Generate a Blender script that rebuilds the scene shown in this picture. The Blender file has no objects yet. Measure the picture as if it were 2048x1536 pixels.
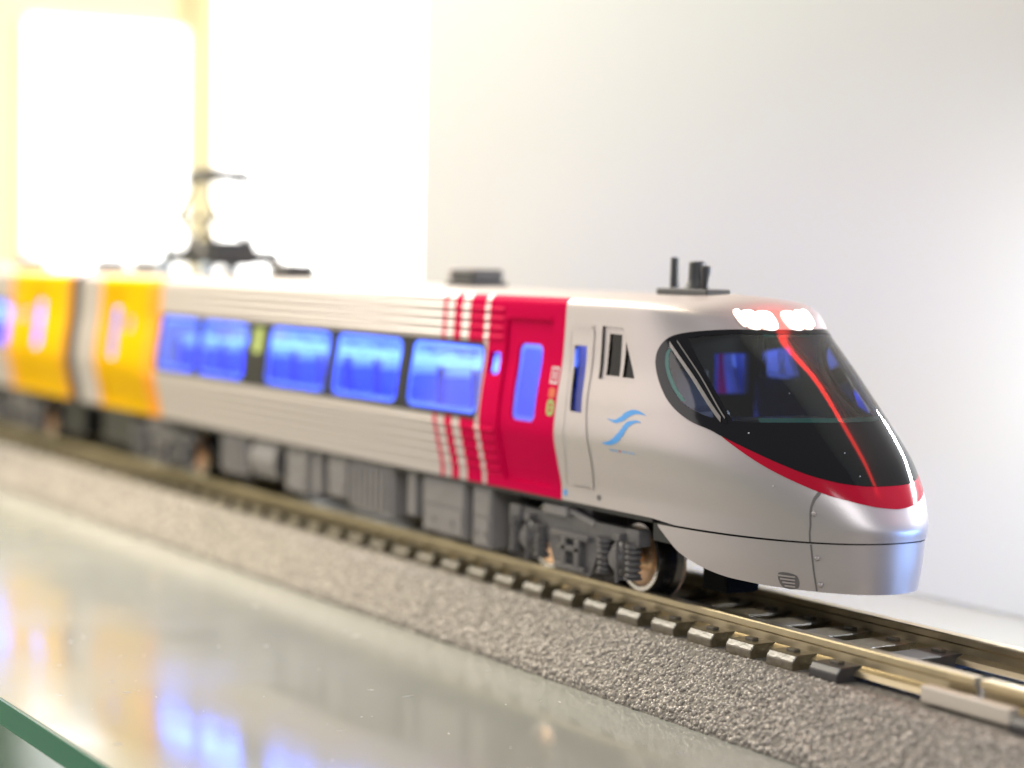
import bpy, bmesh, math, random
import numpy as np
from mathutils import Matrix, Vector
from mathutils.geometry import delaunay_2d_cdt

random.seed(4)
RNG = np.random.default_rng(4)
MM = 0.001                      # everything below is written in millimetres
scene = bpy.context.scene
COL = scene.collection

# ------------------------------------------------------------------ camera
CAM = (135.818, -102.281, 27.68)
YAW, PITCH, ROLL = math.radians(58.341), math.radians(3.599), math.radians(1.032)
fw = Vector((-math.sin(YAW) * math.cos(PITCH), math.cos(YAW) * math.cos(PITCH), -math.sin(PITCH)))
rt = Vector((math.cos(YAW), math.sin(YAW), 0))
up = rt.cross(fw)
r2 = math.cos(ROLL) * rt + math.sin(ROLL) * up
u2 = -math.sin(ROLL) * rt + math.cos(ROLL) * up
cam_data = bpy.data.cameras.new('camera')
cam = bpy.data.objects.new('camera', cam_data)
COL.objects.link(cam)
cam.matrix_world = Matrix(((r2.x, u2.x, -fw.x, CAM[0] * MM), (r2.y, u2.y, -fw.y, CAM[1] * MM),
                           (r2.z, u2.z, -fw.z, CAM[2] * MM), (0, 0, 0, 1)))
cam_data.sensor_width = 36
cam_data.lens = 4001.46 / 2048 * 36
cam_data.clip_start = 0.004
cam_data.clip_end = 20
cam_data.dof.use_dof = True
cam_data.dof.focus_distance = 0.153
cam_data.dof.aperture_fstop = 22.5
scene.camera = cam

# ------------------------------------------------------------------ world and lamps
world = bpy.data.worlds.new('World')
scene.world = world
world.use_nodes = True
bg = world.node_tree.nodes['Background']
bg.inputs[0].default_value = (0.93, 0.93, 0.95, 1)
bg.inputs[1].default_value = 0.30

def area(name, loc, target, sx, sy, power, color):
    d = bpy.data.lights.new(name, 'AREA')
    d.shape = 'RECTANGLE'; d.size = sx * MM; d.size_y = sy * MM
    d.energy = power; d.color = color
    o = bpy.data.objects.new(name, d)
    COL.objects.link(o)
    o.location = Vector(loc) * MM
    o.rotation_euler = (Vector(target) - Vector(loc)).to_track_quat('-Z', 'Y').to_euler()
    return o

area('shop_ceiling_lamp', (-215, -55, 190), (-40, -20, 5), 140, 140, 1.0, (1.0, 0.93, 0.80))
spot = area('shop_spot_lamp', (-110, -48, 260), (-88, -42, -7), 40, 40, 0.075, (1.0, 0.88, 0.62))
spot.data.spread = math.radians(50)
area('shop_wall_fill', (-150, 90, 260), (-345, 40, 60), 80, 80, 1.0, (1.0, 0.93, 0.72))  # added fill light to brighten the cream shop wall
area('shop_window_lamp', (-230, -230, 70), (0, -9, 12), 200, 160, 0.15, (1.0, 0.90, 0.88))
area('front_fill_light', (270, -150, 190), (40, 30, 10), 120, 120, 0.38, (0.94, 0.97, 1.0))  # unseen fill added mainly to light the back wall
wash = area('back_wall_fill', (42, 16, 34), (-18, 46, 8), 14, 14, 0.009, (0.95, 0.98, 1.0))  # added wash light, narrowed so it brightens the back wall only
wash.data.spread = math.radians(75)
area('showcase_corner_lamp', (17, 43.2, 27), (20, 0, 16), 34, 2.6, 0.045, (0.92, 0.96, 1.0))
area('red_light_strip', (24, 43, 76), (24, 0, 16), 90, 6.0, 0.016, (1.0, 0.03, 0.02))
area('blue_shop_lamp', (50, 42, 7), (30, 0, 4), 40, 14, 0.034, (0.20, 0.42, 1.0))

scene.view_settings.view_transform = 'Standard'
scene.view_settings.look = 'None'
scene.view_settings.gamma = 1
scene.view_settings.exposure = 0.16
scene.view_settings.use_curve_mapping = False
scene.cycles.use_denoising = True
scene.cycles.max_bounces = 10
scene.cycles.transparent_max_bounces = 16
scene.cycles.sample_clamp_indirect = 6
scene.cycles.caustics_reflective = False
scene.cycles.caustics_refractive = False

# ------------------------------------------------------------------ materials
def mat(name, color=(0.5, 0.5, 0.5), rough=0.5, metal=0.0, spec=0.5, coat=0.0, noise=None, bump=None, emit=None):
    """noise = (scale per metre, amount) value variation; bump = (scale, distance mm)."""
    m = bpy.data.materials.new(name)
    m.use_nodes = True
    nt = m.node_tree
    b = nt.nodes['Principled BSDF']
    b.inputs['Base Color'].default_value = (*color, 1)
    b.inputs['Roughness'].default_value = rough
    b.inputs['Metallic'].default_value = metal
    b.inputs['Specular IOR Level'].default_value = spec
    b.inputs['Coat Weight'].default_value = coat
    if emit:
        b.inputs['Emission Color'].default_value = (*emit[0], 1)
        b.inputs['Emission Strength'].default_value = emit[1]
    tc = None
    if noise or bump:
        tc = nt.nodes.new('ShaderNodeTexCoord')
    if noise:
        n = nt.nodes.new('ShaderNodeTexNoise')
        n.inputs['Scale'].default_value = noise[0]
        n.inputs['Detail'].default_value = 4
        nt.links.new(tc.outputs['Object'], n.inputs['Vector'])
        r = nt.nodes.new('ShaderNodeMapRange')
        r.inputs['From Min'].default_value = 0.25; r.inputs['From Max'].default_value = 0.75
        r.inputs['To Min'].default_value = 1 - noise[1]; r.inputs['To Max'].default_value = 1 + noise[1]
        nt.links.new(n.outputs['Fac'], r.inputs['Value'])
        mx = nt.nodes.new('ShaderNodeVectorMath'); mx.operation = 'SCALE'
        mx.inputs[0].default_value = color
        nt.links.new(r.outputs['Result'], mx.inputs['Scale'])
        nt.links.new(mx.outputs['Vector'], b.inputs['Base Color'])
    if bump:
        n = nt.nodes.new('ShaderNodeTexNoise')
        n.inputs['Scale'].default_value = bump[0]
        n.inputs['Detail'].default_value = 3
        nt.links.new(tc.outputs['Object'], n.inputs['Vector'])
        bp = nt.nodes.new('ShaderNodeBump')
        bp.inputs['Distance'].default_value = bump[1] * MM
        bp.inputs['Strength'].default_value = 1
        nt.links.new(n.outputs['Fac'], bp.inputs['Height'])
        nt.links.new(bp.outputs['Normal'], b.inputs['Normal'])
    return m

SILVER = (0.535, 0.485, 0.48)
RED = (0.66, 0.0, 0.066)
YEL = (0.76, 0.43, 0.0)
ORA = (0.90, 0.36, 0.04)

def livery(name, stops, lo, hi):
    """silver metallic paint with coloured bands: stops = [(x in mm, colour)] along the car's own axis."""
    m = mat(name, SILVER, 0.42, 0.55, 0.3)
    nt = m.node_tree; L = nt.links
    b = nt.nodes['Principled BSDF']
    tc = nt.nodes.new('ShaderNodeTexCoord')
    sx = nt.nodes.new('ShaderNodeSeparateXYZ'); L.new(tc.outputs['Object'], sx.inputs[0])
    mr = nt.nodes.new('ShaderNodeMapRange')
    mr.inputs['From Min'].default_value = lo * MM; mr.inputs['From Max'].default_value = hi * MM
    L.new(sx.outputs['X'], mr.inputs['Value'])
    ramps = []
    for k in range(2):
        cr = nt.nodes.new('ShaderNodeValToRGB'); cr.color_ramp.interpolation = 'CONSTANT'
        el = cr.color_ramp.elements
        while len(el) > 1: el.remove(el[-1])
        el[0].position = 0
        for i, (x, c) in enumerate([(lo, SILVER)] + stops):
            e = el[0] if i == 0 else el.new((x - lo) / (hi - lo))
            e.color = (*c, 1) if k == 0 else ((1, 1, 1, 1) if c == SILVER else (0, 0, 0, 1))
        L.new(mr.outputs['Result'], cr.inputs['Fac']); ramps.append(cr)
    gt = nt.nodes.new('ShaderNodeMath'); gt.operation = 'GREATER_THAN'
    gt.inputs[1].default_value = 24.36 * MM
    L.new(sx.outputs['Z'], gt.inputs[0])
    mx = nt.nodes.new('ShaderNodeMix'); mx.data_type = 'RGBA'
    L.new(gt.outputs[0], mx.inputs['Factor']); L.new(ramps[0].outputs['Color'], mx.inputs[6])
    mx.inputs[7].default_value = (*SILVER, 1)
    L.new(mx.outputs[2], b.inputs['Base Color'])
    mm = nt.nodes.new('ShaderNodeMath'); mm.operation = 'MAXIMUM'
    L.new(gt.outputs[0], mm.inputs[0]); L.new(ramps[1].outputs['Color'], mm.inputs[1])
    m2 = nt.nodes.new('ShaderNodeMath'); m2.operation = 'MULTIPLY'; m2.inputs[1].default_value = 0.66
    L.new(mm.outputs[0], m2.inputs[0]); L.new(m2.outputs[0], b.inputs['Metallic'])
    m3 = nt.nodes.new('ShaderNodeMapRange'); m3.inputs['To Min'].default_value = 0.015; m3.inputs['To Max'].default_value = 0.35
    L.new(mm.outputs[0], m3.inputs['Value']); L.new(m3.outputs['Result'], b.inputs['Specular IOR Level'])
    n = nt.nodes.new('ShaderNodeTexNoise'); n.inputs['Scale'].default_value = 9000; n.inputs['Detail'].default_value = 2
    L.new(tc.outputs['Object'], n.inputs['Vector'])
    bp = nt.nodes.new('ShaderNodeBump'); bp.inputs['Distance'].default_value = 0.006 * MM
    L.new(n.outputs['Fac'], bp.inputs['Height']); L.new(bp.outputs['Normal'], b.inputs['Normal'])
    return m

def glass(name, tint=(0.9, 0.97, 0.97), ior=1.5, rough=0.02):
    m = bpy.data.materials.new(name); m.use_nodes = True
    nt = m.node_tree; nt.nodes.remove(nt.nodes['Principled BSDF'])
    out = nt.nodes['Material Output']
    tr = nt.nodes.new('ShaderNodeBsdfTransparent'); tr.inputs[0].default_value = (*tint, 1)
    gl = nt.nodes.new('ShaderNodeBsdfGlossy'); gl.inputs['Roughness'].default_value = rough
    fr = nt.nodes.new('ShaderNodeFresnel'); fr.inputs['IOR'].default_value = ior
    mx = nt.nodes.new('ShaderNodeMixShader')
    nt.links.new(fr.outputs[0], mx.inputs[0]); nt.links.new(tr.outputs[0], mx.inputs[1])
    nt.links.new(gl.outputs[0], mx.inputs[2]); nt.links.new(mx.outputs[0], out.inputs[0])
    return m

def emission(name, color, strength):
    m = bpy.data.materials.new(name); m.use_nodes = True
    nt = m.node_tree; nt.nodes.remove(nt.nodes['Principled BSDF'])
    e = nt.nodes.new('ShaderNodeEmission'); e.inputs[0].default_value = (*color, 1); e.inputs[1].default_value = strength
    nt.links.new(e.outputs[0], nt.nodes['Material Output'].inputs[0])
    return m

# ------------------------------------------------------------------ object helpers
ORIGIN = {}

def tag(o, label=None, cat=None, group=None, kind=None):
    for k, v in (('label', label), ('category', cat), ('group', group), ('kind', kind)):
        if v: o[k] = v
    return o

def thing(name, loc, label, cat, group=None):
    o = bpy.data.objects.new(name, None); COL.objects.link(o)
    o.empty_display_size = 0.005
    o.location = Vector(loc) * MM
    ORIGIN[o] = np.array(loc, float)
    return tag(o, label, cat, group)

def mk(name, V, F, m, parent=None, smooth=False, normals=None, origin=None, autosmooth=None):
    """one mesh object from world millimetre coordinates."""
    V = np.asarray(V, float)
    og = np.array(origin, float) if origin is not None else (ORIGIN[parent] if parent is not None else np.zeros(3))
    me = bpy.data.meshes.new(name)
    me.from_pydata(((V - og) * MM).tolist(), [], [list(map(int, f)) for f in F])
    if smooth or normals is not None:
        me.polygons.foreach_set('use_smooth', [True] * len(me.polygons))
    me.update()
    if normals is not None:
        me.normals_split_custom_set_from_vertices([tuple(n) for n in normals])
    mats = m if isinstance(m, (list, tuple)) else [m]
    for x in mats: me.materials.append(x)
    o = bpy.data.objects.new(name, me); COL.objects.link(o)
    ORIGIN[o] = og
    if parent is not None:
        o.parent = parent
        o.location = Vector(og - ORIGIN[parent]) * MM
    else:
        o.location = Vector(og) * MM
    return o

class MB:
    """collects several solids into ONE mesh."""
    def __init__(s): s.V = []; s.F = []
    def add(s, V, F):
        n = len(s.V); s.V += [tuple(v) for v in V]; s.F += [[i + n for i in f] for f in F]; return s
    def box(s, x0, x1, y0, y1, z0, z1, b=0.0):
        bm = bmesh.new(); bmesh.ops.create_cube(bm, size=1)
        for v in bm.verts:
            v.co = ((x0 + x1) / 2 + v.co.x * (x1 - x0), (y0 + y1) / 2 + v.co.y * (y1 - y0), (z0 + z1) / 2 + v.co.z * (z1 - z0))
        if b: bmesh.ops.bevel(bm, geom=bm.edges[:], offset=b, segments=2, affect='EDGES', profile=0.6)
        bm.verts.index_update()
        s.add([v.co[:] for v in bm.verts], [[v.index for v in f.verts] for f in bm.faces]); bm.free(); return s
    def prism(s, pts, y0, y1):
        """polygon in (x, z) extruded along y."""
        n = len(pts)
        V = [(x, y0, z) for x, z in pts] + [(x, y1, z) for x, z in pts]
        F = [list(range(n)), list(range(2 * n - 1, n - 1, -1))] + [[i, i + n, (i + 1) % n + n, (i + 1) % n][::-1] for i in range(n)]
        return s.add(V, F)
    def tube(s, a, b, r0, r1=None, n=10):
        r1 = r0 if r1 is None else r1
        a, b = Vector(a), Vector(b); d = (b - a).normalized()
        p = d.orthogonal().normalized(); q = d.cross(p)
        V = [];
        for c, r in ((a, r0), (b, r1)):
            for i in range(n):
                t = 2 * math.pi * i / n; V.append((c + (p * math.cos(t) + q * math.sin(t)) * r)[:])
        F = [[i, (i + 1) % n, (i + 1) % n + n, i + n] for i in range(n)] + [list(range(n))[::-1], list(range(n, 2 * n))]
        return s.add(V, F)
    def lathe(s, c, axis, prof, n=40):
        """prof = [(offset along axis, radius)]"""
        c = Vector(c); d = Vector(axis).normalized(); p = d.orthogonal().normalized(); q = d.cross(p)
        V = []; F = []
        for k, (h, r) in enumerate(prof):
            for i in range(n):
                t = 2 * math.pi * i / n; V.append((c + d * h + (p * math.cos(t) + q * math.sin(t)) * r)[:])
        for k in range(len(prof) - 1):
            for i in range(n):
                F.append([k * n + i, k * n + (i + 1) % n, (k + 1) * n + (i + 1) % n, (k + 1) * n + i])
        return s.add(V, F)
    def mk(s, name, m, parent=None, smooth=False, origin=None):
        return mk(name, s.V, s.F, m, parent, smooth, None, origin)

def shade_auto(o, ang=35):
    me = o.data
    me.polygons.foreach_set('use_smooth', [True] * len(me.polygons))
    bm = bmesh.new(); bm.from_mesh(me)
    for e in bm.edges:
        if len(e.link_faces) == 2:
            e.smooth = e.calc_face_angle(0) < math.radians(ang)
    bm.to_mesh(me); bm.free()
    return o

# ------------------------------------------------------------------ car surface
# ribs of the nose: tip x, z | side half-width, z | x where the side starts to curve in | squareness
RIB = np.array([
[ 4.5, 25.05,  0.0, 24.82, -2.0, 2.0],
[ 6.3, 24.95,  3.5, 24.76, -1.5, 2.05],
[ 8.3, 24.60,  6.6, 24.54, -1.0, 2.2],
[ 9.5, 24.05,  7.9, 24.28, -0.5, 2.35],
[10.4, 23.25,  8.32,23.75,  0.0, 2.5],
[11.7, 22.00,  8.42,22.20,  0.5, 2.55],
[15.9, 19.00,  8.65,19.00,  1.0, 2.5],
[19.7, 15.60,  9.20,15.60,  1.5, 2.45],
[23.1, 12.20,  9.45,12.90,  2.5, 2.38],
[25.1,  9.40,  9.00,10.40,  3.5, 2.35],
[25.85, 7.85,  8.50, 8.10,  4.0, 2.28],
[25.75, 7.10,  8.45, 6.65,  4.0, 2.25],
[25.55, 5.00,  8.30, 5.00,  4.0, 2.25],
[25.3,  3.20,  8.00, 3.20,  4.0, 2.25]])
TK = np.arange(len(RIB)).astype(float)
XR = -7.8                       # joint between nose and straight body

def pchip(tt, T, Y):
    h = np.diff(T); d = np.diff(Y) / h; m = np.zeros(len(T))
    for i in range(1, len(T) - 1):
        if d[i - 1] * d[i] > 0:
            w1 = 2 * h[i] + h[i - 1]; w2 = h[i] + 2 * h[i - 1]
            m[i] = (w1 + w2) / (w1 / d[i - 1] + w2 / d[i])
    m[0] = d[0]; m[-1] = d[-1]
    k = np.clip(np.searchsorted(T, tt, side='right') - 1, 0, len(T) - 2); s = (tt - T[k]) / h[k]
    return ((1 + 2 * s) * (1 - s) ** 2 * Y[k] + s * (1 - s) ** 2 * h[k] * m[k]
            + s * s * (3 - 2 * s) * Y[k + 1] + s * s * (s - 1) * h[k] * m[k + 1])

def nose(t, u):
    t = np.asarray(t, float); u = np.clip(np.asarray(u, float), 0, 1)
    xp, zp, yq, zq, x0, n = [pchip(t, TK, RIB[:, i]) for i in range(6)]
    us = 0.25
    th = np.clip((u - us) / (1 - us), 0, 1) * np.pi / 2
    cx = np.sin(th) ** (2 / n); cy = np.maximum(np.cos(th), 0) ** (2 / n)
    cy = np.where(u >= 0.99999, 0, cy)
    x = np.where(u < us, XR + (x0 - XR) * u / us, x0 + (xp - x0) * cx)
    return np.stack([x, -yq * cy, zp + (zq - zp) * cy ** 2], -1)

def side(t, x):
    t = np.asarray(t, float); x = np.asarray(x, float) + t * 0
    return np.stack([x, -pchip(t, TK, RIB[:, 2]), pchip(t, TK, RIB[:, 3])], -1)

_tt = np.linspace(0, 13, 5201); _zz = pchip(_tt, TK, RIB[:, 3])
def tz(z):                       # profile parameter of a height on the straight side
    return float(np.interp(-z, -_zz, _tt))

def normals_of(fn, a, b, eb):
    e = 2e-3
    a0 = np.clip(a - e, 0, 13); a1 = np.clip(a + e, 0, 13)
    if fn is nose: b0 = np.clip(b - eb, 0, 1); b1 = np.clip(b + eb, 0, 1)
    else: b0 = b - eb; b1 = b + eb
    n = np.cross(fn(a1, b) - fn(a0, b), fn(a, b1) - fn(a, b0))
    P = fn(a, b)
    if fn is nose:
        n[b > 0.998, 1] = 0
    else:
        n[:, 0] = 0
    ln = np.linalg.norm(n, axis=1); ln[ln < 1e-12] = 1; n /= ln[:, None]
    ref = P - np.stack([np.minimum(P[:, 0], 16) - 4 * (fn is nose), P[:, 1] * 0, P[:, 2] * 0 + 13], 1)
    n[(n * ref).sum(1) < 0] *= -1
    top = a < 0.02
    n[top] = (0, 0, 1) if fn is side else n[top]
    return n

def inpoly(x, y, poly):
    p = np.asarray(poly); r = np.zeros(x.shape, bool); j = len(p) - 1
    for i in range(len(p)):
        xi, yi = p[i]; xj, yj = p[j]
        if yi != yj:
            r ^= ((yi > y) != (yj > y)) & (x < (xj - xi) * (y - yi) / (yj - yi) + xi)
        j = i
    return r

def densify(poly, step, closed=True):
    out = []; n = len(poly)
    for i in range(n if closed else n - 1):
        a = np.array(poly[i], float); b = np.array(poly[(i + 1) % n], float)
        k = max(1, int(np.ceil(np.max(np.abs(b - a) / np.array(step)))))
        out += [tuple(a + (b - a) * q / k) for q in range(k)]
    if not closed: out.append(tuple(poly[-1]))
    return out

def curve(pts, k=6):
    """Catmull-Rom through open points."""
    p = [np.array(q, float) for q in pts]; p = [2 * p[0] - p[1]] + p + [2 * p[-1] - p[-2]]; out = []
    for i in range(1, len(p) - 2):
        for q in range(k):
            s = q / k
            out.append(tuple(0.5 * (2 * p[i] + (p[i + 1] - p[i - 1]) * s + (2 * p[i - 1] - 5 * p[i] + 4 * p[i + 1] - p[i + 2]) * s * s
                       + (3 * p[i] - p[i - 1] - 3 * p[i + 1] + p[i + 2]) * s ** 3)))
    out.append(tuple(p[-2])); return out

def loop(pts, k=5):
    n = len(pts); q = [pts[-1]] + list(pts) + [pts[0], pts[1]]
    return curve(q, k)[k:-k - 1]

def patch(fn, outline, holes, step, offset=0.0, lip=0.0, mirror='no'):
    """triangulated piece of a surface in (t, b); holes left open; lip = depth of the reveal in each hole."""
    st = np.array(step, float)
    outline = densify(outline, st); holes = [densify(h, st) for h in holes]
    pts = []; edges = []
    for poly in [outline] + holes:
        s = len(pts); pts += poly; n = len(poly)
        edges += [(s + i, s + (i + 1) % n) for i in range(n)]
    ob = np.array(outline)
    ga = np.arange(ob[:, 0].min() + st[0] / 2, ob[:, 0].max(), st[0]); gb = np.arange(ob[:, 1].min() + st[1] / 2, ob[:, 1].max(), st[1])
    if len(ga) and len(gb):
        A, B = np.meshgrid(ga, gb, indexing='ij'); A = A.ravel(); B = B.ravel()
        ok = inpoly(A, B, outline)
        for h in holes: ok &= ~inpoly(A, B, h)
        A = A[ok]; B = B[ok]
        E = np.array(pts) / st
        keep = np.ones(len(A), bool)
        for i in range(0, len(A), 2000):
            Q = np.stack([A[i:i + 2000], B[i:i + 2000]], 1) / st
            d = ((Q[:, None, :] - E[None]) ** 2).sum(2).min(1); keep[i:i + 2000] = d > 0.16
        pts = pts + list(zip(A[keep].tolist(), B[keep].tolist()))
    co = [Vector((p[0] / st[0], p[1] / st[1])) for p in pts]
    r = delaunay_2d_cdt(co, edges, [], 0, 1e-5)
    vs = np.array([v[:] for v in r[0]]) * st
    tri = np.array([f for f in r[2] if len(f) == 3], int)
    cen = vs[tri].mean(1)
    ok = inpoly(cen[:, 0], cen[:, 1], outline)
    for h in holes: ok &= ~inpoly(cen[:, 0], cen[:, 1], h)
    tri = tri[ok]
    a, b = vs[:, 0], vs[:, 1]
    if fn is nose: b = np.clip(b, 0, 1)
    P = fn(a, b); N = normals_of(fn, a, b, 2e-3 if fn is nose else 0.01)
    V = P + N * offset
    g = np.cross(V[tri[:, 1]] - V[tri[:, 0]], V[tri[:, 2]] - V[tri[:, 0]])
    fl = (g * N[tri].mean(1)).sum(1) < 0
    tri[fl] = tri[fl][:, ::-1]
    F = tri.tolist(); V = V.tolist(); N = N.tolist()
    if lip:
        for h in holes:
            ha = np.array(h); Q = fn(ha[:, 0], ha[:, 1]); M = normals_of(fn, ha[:, 0], ha[:, 1], 2e-3 if fn is nose else 0.01)
            s = len(V); n = len(h); cc = Q.mean(0)
            rd = cc - Q; rd /= np.linalg.norm(rd, axis=1)[:, None] + 1e-9
            V += (Q + M * offset).tolist() + (Q + M * (offset - lip)).tolist(); N += rd.tolist() * 2
            F += [[s + i, s + (i + 1) % n, s + n + (i + 1) % n, s + n + i] for i in range(n)]
    if mirror != 'no':
        s = len(V)
        V2 = [(x, -y, z) for x, y, z in V]; N2 = [(x, -y, z) for x, y, z in N]; F2 = [[i + s for i in f[::-1]] for f in F]
        if mirror == 'only': V, N, F = V2, N2, [f[::-1] for f in F]
        else: V, N, F = V + V2, N + N2, F + F2
    return V, F, N

def skin(name, fn, outline, holes, step, m, parent, offset=0.0, lip=0.0, mirror='no'):
    V, F, N = patch(fn, outline, holes, step, offset, lip, mirror)
    return mk(name, V, F, m, parent, True, N)

def both(name, *a, **k):
    """the near piece and its twin on the far side, two objects."""
    return [skin(name, *a, mirror='no', **k), skin(name, *a, mirror='only', **k)]

def rrect(x0, x1, z0, z1, r, n=6):
    """rounded rectangle in (t, x) of the straight side."""
    out = []
    for cx, cz, s in ((x1 - r, z1 - r, 0), (x0 + r, z1 - r, 1), (x0 + r, z0 + r, 2), (x1 - r, z0 + r, 3)):
        for i in range(n + 1):
            t = (s + i / n) * math.pi / 2; out.append((tz(cz + r * math.sin(t)), cx + r * math.cos(t)))
    return out

def rect(x0, x1, z0, z1):
    return [(tz(z1), x1), (tz(z1), x0), (tz(z0), x0), (tz(z0), x1)]

def translucent(name, color, clear):
    m = bpy.data.materials.new(name); m.use_nodes = True
    nt = m.node_tree; nt.nodes.remove(nt.nodes['Principled BSDF'])
    a = nt.nodes.new('ShaderNodeBsdfTranslucent'); a.inputs[0].default_value = (*color, 1)
    d = nt.nodes.new('ShaderNodeBsdfDiffuse'); d.inputs[0].default_value = (*color, 1)
    t = nt.nodes.new('ShaderNodeBsdfTransparent'); t.inputs[0].default_value = (*color, 1)
    m1 = nt.nodes.new('ShaderNodeMixShader'); m1.inputs[0].default_value = 0.25
    m2 = nt.nodes.new('ShaderNodeMixShader'); m2.inputs[0].default_value = clear
    nt.links.new(a.outputs[0], m1.inputs[1]); nt.links.new(d.outputs[0], m1.inputs[2])
    nt.links.new(m1.outputs[0], m2.inputs[1]); nt.links.new(t.outputs[0], m2.inputs[2])
    nt.links.new(m2.outputs[0], nt.nodes['Material Output'].inputs[0])
    return m

# ------------------------------------------------------------------ outlines on the nose, (profile parameter, distance round the nose)
GLAZE = [(4.81, 0.956), (4.81, 0.854), (4.86, 0.734), (5.02, 0.574), (5.19, 0.47), (5.44, 0.404), (5.73, 0.37), (6.07, 0.363), (6.46, 0.377), (6.8, 0.404), (7.12, 0.45), (7.3, 0.503), (7.44, 0.533), (7.71, 0.599), (7.97, 0.671), (8.18, 0.747), (8.3, 0.834), (8.34, 0.917)]
CLEAR = [(5.0, 0.945), (5.01, 0.796), (5.14, 0.624), (5.23, 0.539), (5.88, 0.544), (6.56, 0.568), (7.03, 0.586), (7.03, 0.672), (7.0, 0.81), (7.0, 0.977)]
SIDEWIN = [(5.44, 0.459), (5.6, 0.417), (5.94, 0.398), (6.33, 0.408), (6.66, 0.435), (6.87, 0.477), (6.97, 0.53), (6.39, 0.507), (5.8, 0.481)]
PILLAR = [(5.43, 0.437), (5.34, 0.461), (5.28, 0.503), (6.14, 0.54), (6.99, 0.57), (7.05, 0.546), (6.29, 0.502)]
REDLO = [(7.42, 0.527), (7.9, 0.589), (8.26, 0.656), (8.59, 0.753), (8.74, 0.839), (8.86, 0.92)]
HEAD = [(3.28, 0.98), (3.28, 0.898), (3.48, 0.803), (4.42, 0.812), (4.72, 0.835), (4.8, 0.901), (4.81, 0.946)]
SEAM1 = [(8.57, 0.754), (8.88, 0.719), (9.38, 0.693), (10.05, 0.68), (10.95, 0.682)]
SEAM2 = [(11.09, 0.684), (11.97, 0.694), (12.98, 0.706)]
RIVET = [(9.32, 0.705), (11.62, 0.705), (12.68, 0.718)]
VENT = [(12.39, 0.592), (12.44, 0.644), (12.91, 0.649), (12.92, 0.611)]
SWOOSH1 = [(7.33, 0.204), (7.35, 0.222), (7.32, 0.241), (7.23, 0.253), (7.12, 0.261), (7.03, 0.273), (6.99, 0.286), (7.01, 0.3), (7.06, 0.311), (7.11, 0.319), (7.1, 0.307), (7.1, 0.293), (7.15, 0.28), (7.22, 0.27), (7.32, 0.26), (7.39, 0.252), (7.44, 0.237), (7.41, 0.223)]
SWOOSH2 = [(8.11, 0.178), (8.05, 0.198), (7.95, 0.215), (7.78, 0.235), (7.63, 0.25), (7.47, 0.257), (7.35, 0.267), (7.3, 0.279), (7.28, 0.291), (7.32, 0.302), (7.35, 0.288), (7.42, 0.277), (7.5, 0.268), (7.65, 0.259), (7.82, 0.252), (7.97, 0.241), (8.08, 0.224), (8.16, 0.202), (8.15, 0.186)]
CAPT = [(8.3, 0.201), (8.32, 0.237), (8.35, 0.248), (8.32, 0.254), (8.34, 0.266)]
CABWIN = [(5.01, 0.169), (5.02, 0.255), (6.36, 0.292), (6.35, 0.161)]
CABP1 = [(5.24, 0.193), (5.25, 0.247), (6.25, 0.237), (6.25, 0.182)]
CABP2 = [(5.41, 0.256), (6.26, 0.279), (6.26, 0.249)]
CREWDOOR = [(5.17, 0.026), (5.17, 0.131), (6.9, 0.121), (8.44, 0.12), (9.88, 0.1), (9.84, 0.013), (8.58, 0.031), (6.96, 0.037)]
CREWWIN = [(5.6, 0.049), (5.6, 0.104), (7.28, 0.106), (7.26, 0.061)]
CREWTOP = [(5.04, 0.03), (5.04, 0.131), (5.11, 0.131), (5.11, 0.03)]
CREWSTEP = [(9.83, 0.034), (9.81, 0.091), (9.9, 0.09), (9.92, 0.033)]
DOT = [(10.2, 0.121)]
BLUE = [(10.27, 0.012)]
SKIRTREAR = [(11.08, 0.283), (11.73, 0.311), (12.26, 0.341), (12.67, 0.394), (12.9, 0.456), (12.97, 0.522), (13.0, 0.562)]

# ------------------------------------------------------------------ material library
M = {}
M['silver'] = livery('silver_metallic_paint', [], -10, 30)
M['lead'] = livery('lead_car_paint', [(-122.4, ORA), (-120.6, YEL), (-104.6, ORA), (-100.6, SILVER), (-29.3, RED), (-28.3, SILVER), (-26.9, RED),
                                      (-25.8, SILVER), (-24.3, RED), (-21.6, SILVER), (-20.7, RED), (-7.75, SILVER)], -140, 40)
M['second'] = livery('second_car_paint', [(39.6, ORA), (42.6, YEL), (64.2, ORA)], -80, 70)
M['black_gloss'] = mat('gloss_black_plastic', (0.004, 0.004, 0.006), 0.07, 0, 0.42)
M['black'] = mat('black_plastic', (0.012, 0.012, 0.013), 0.45, noise=(900, 0.3))
M['band'] = mat('window_band_black', (0.012, 0.012, 0.013), 0.4, 0, 0.25)
M['red'] = mat('crimson_paint', (0.46, 0.0, 0.022), 0.14, 0, 0.35)
M['grey'] = mat('grey_moulded_plastic', (0.115, 0.108, 0.108), 0.48, 0, 0.5, noise=(1500, 0.12))
M['eqgrey'] = mat('underfloor_grey_plastic', (0.23, 0.215, 0.21), 0.55, noise=(700, 0.1))
M['roofgrey'] = mat('dark_roof_plastic', (0.06, 0.06, 0.062), 0.5)
M['rib'] = M['lead']
M['ws'] = glass('windscreen_clear_plastic', (0.86, 0.93, 0.93), 1.75, 0.015)
M['pane'] = glass('clear_window_plastic', (0.93, 0.95, 1.0), 1.4, 0.03)
M['teal'] = mat('teal_edge_plastic', (0.035, 0.14, 0.125), 0.15, 0, 0.5)
M['rim'] = translucent('clear_rim_plastic', (0.80, 0.93, 1.0), 0.12)
M['chrome'] = mat('pillar_grey_metal', (0.42, 0.39, 0.37), 0.28, 0.8, bump=(5000, 0.02))
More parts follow.
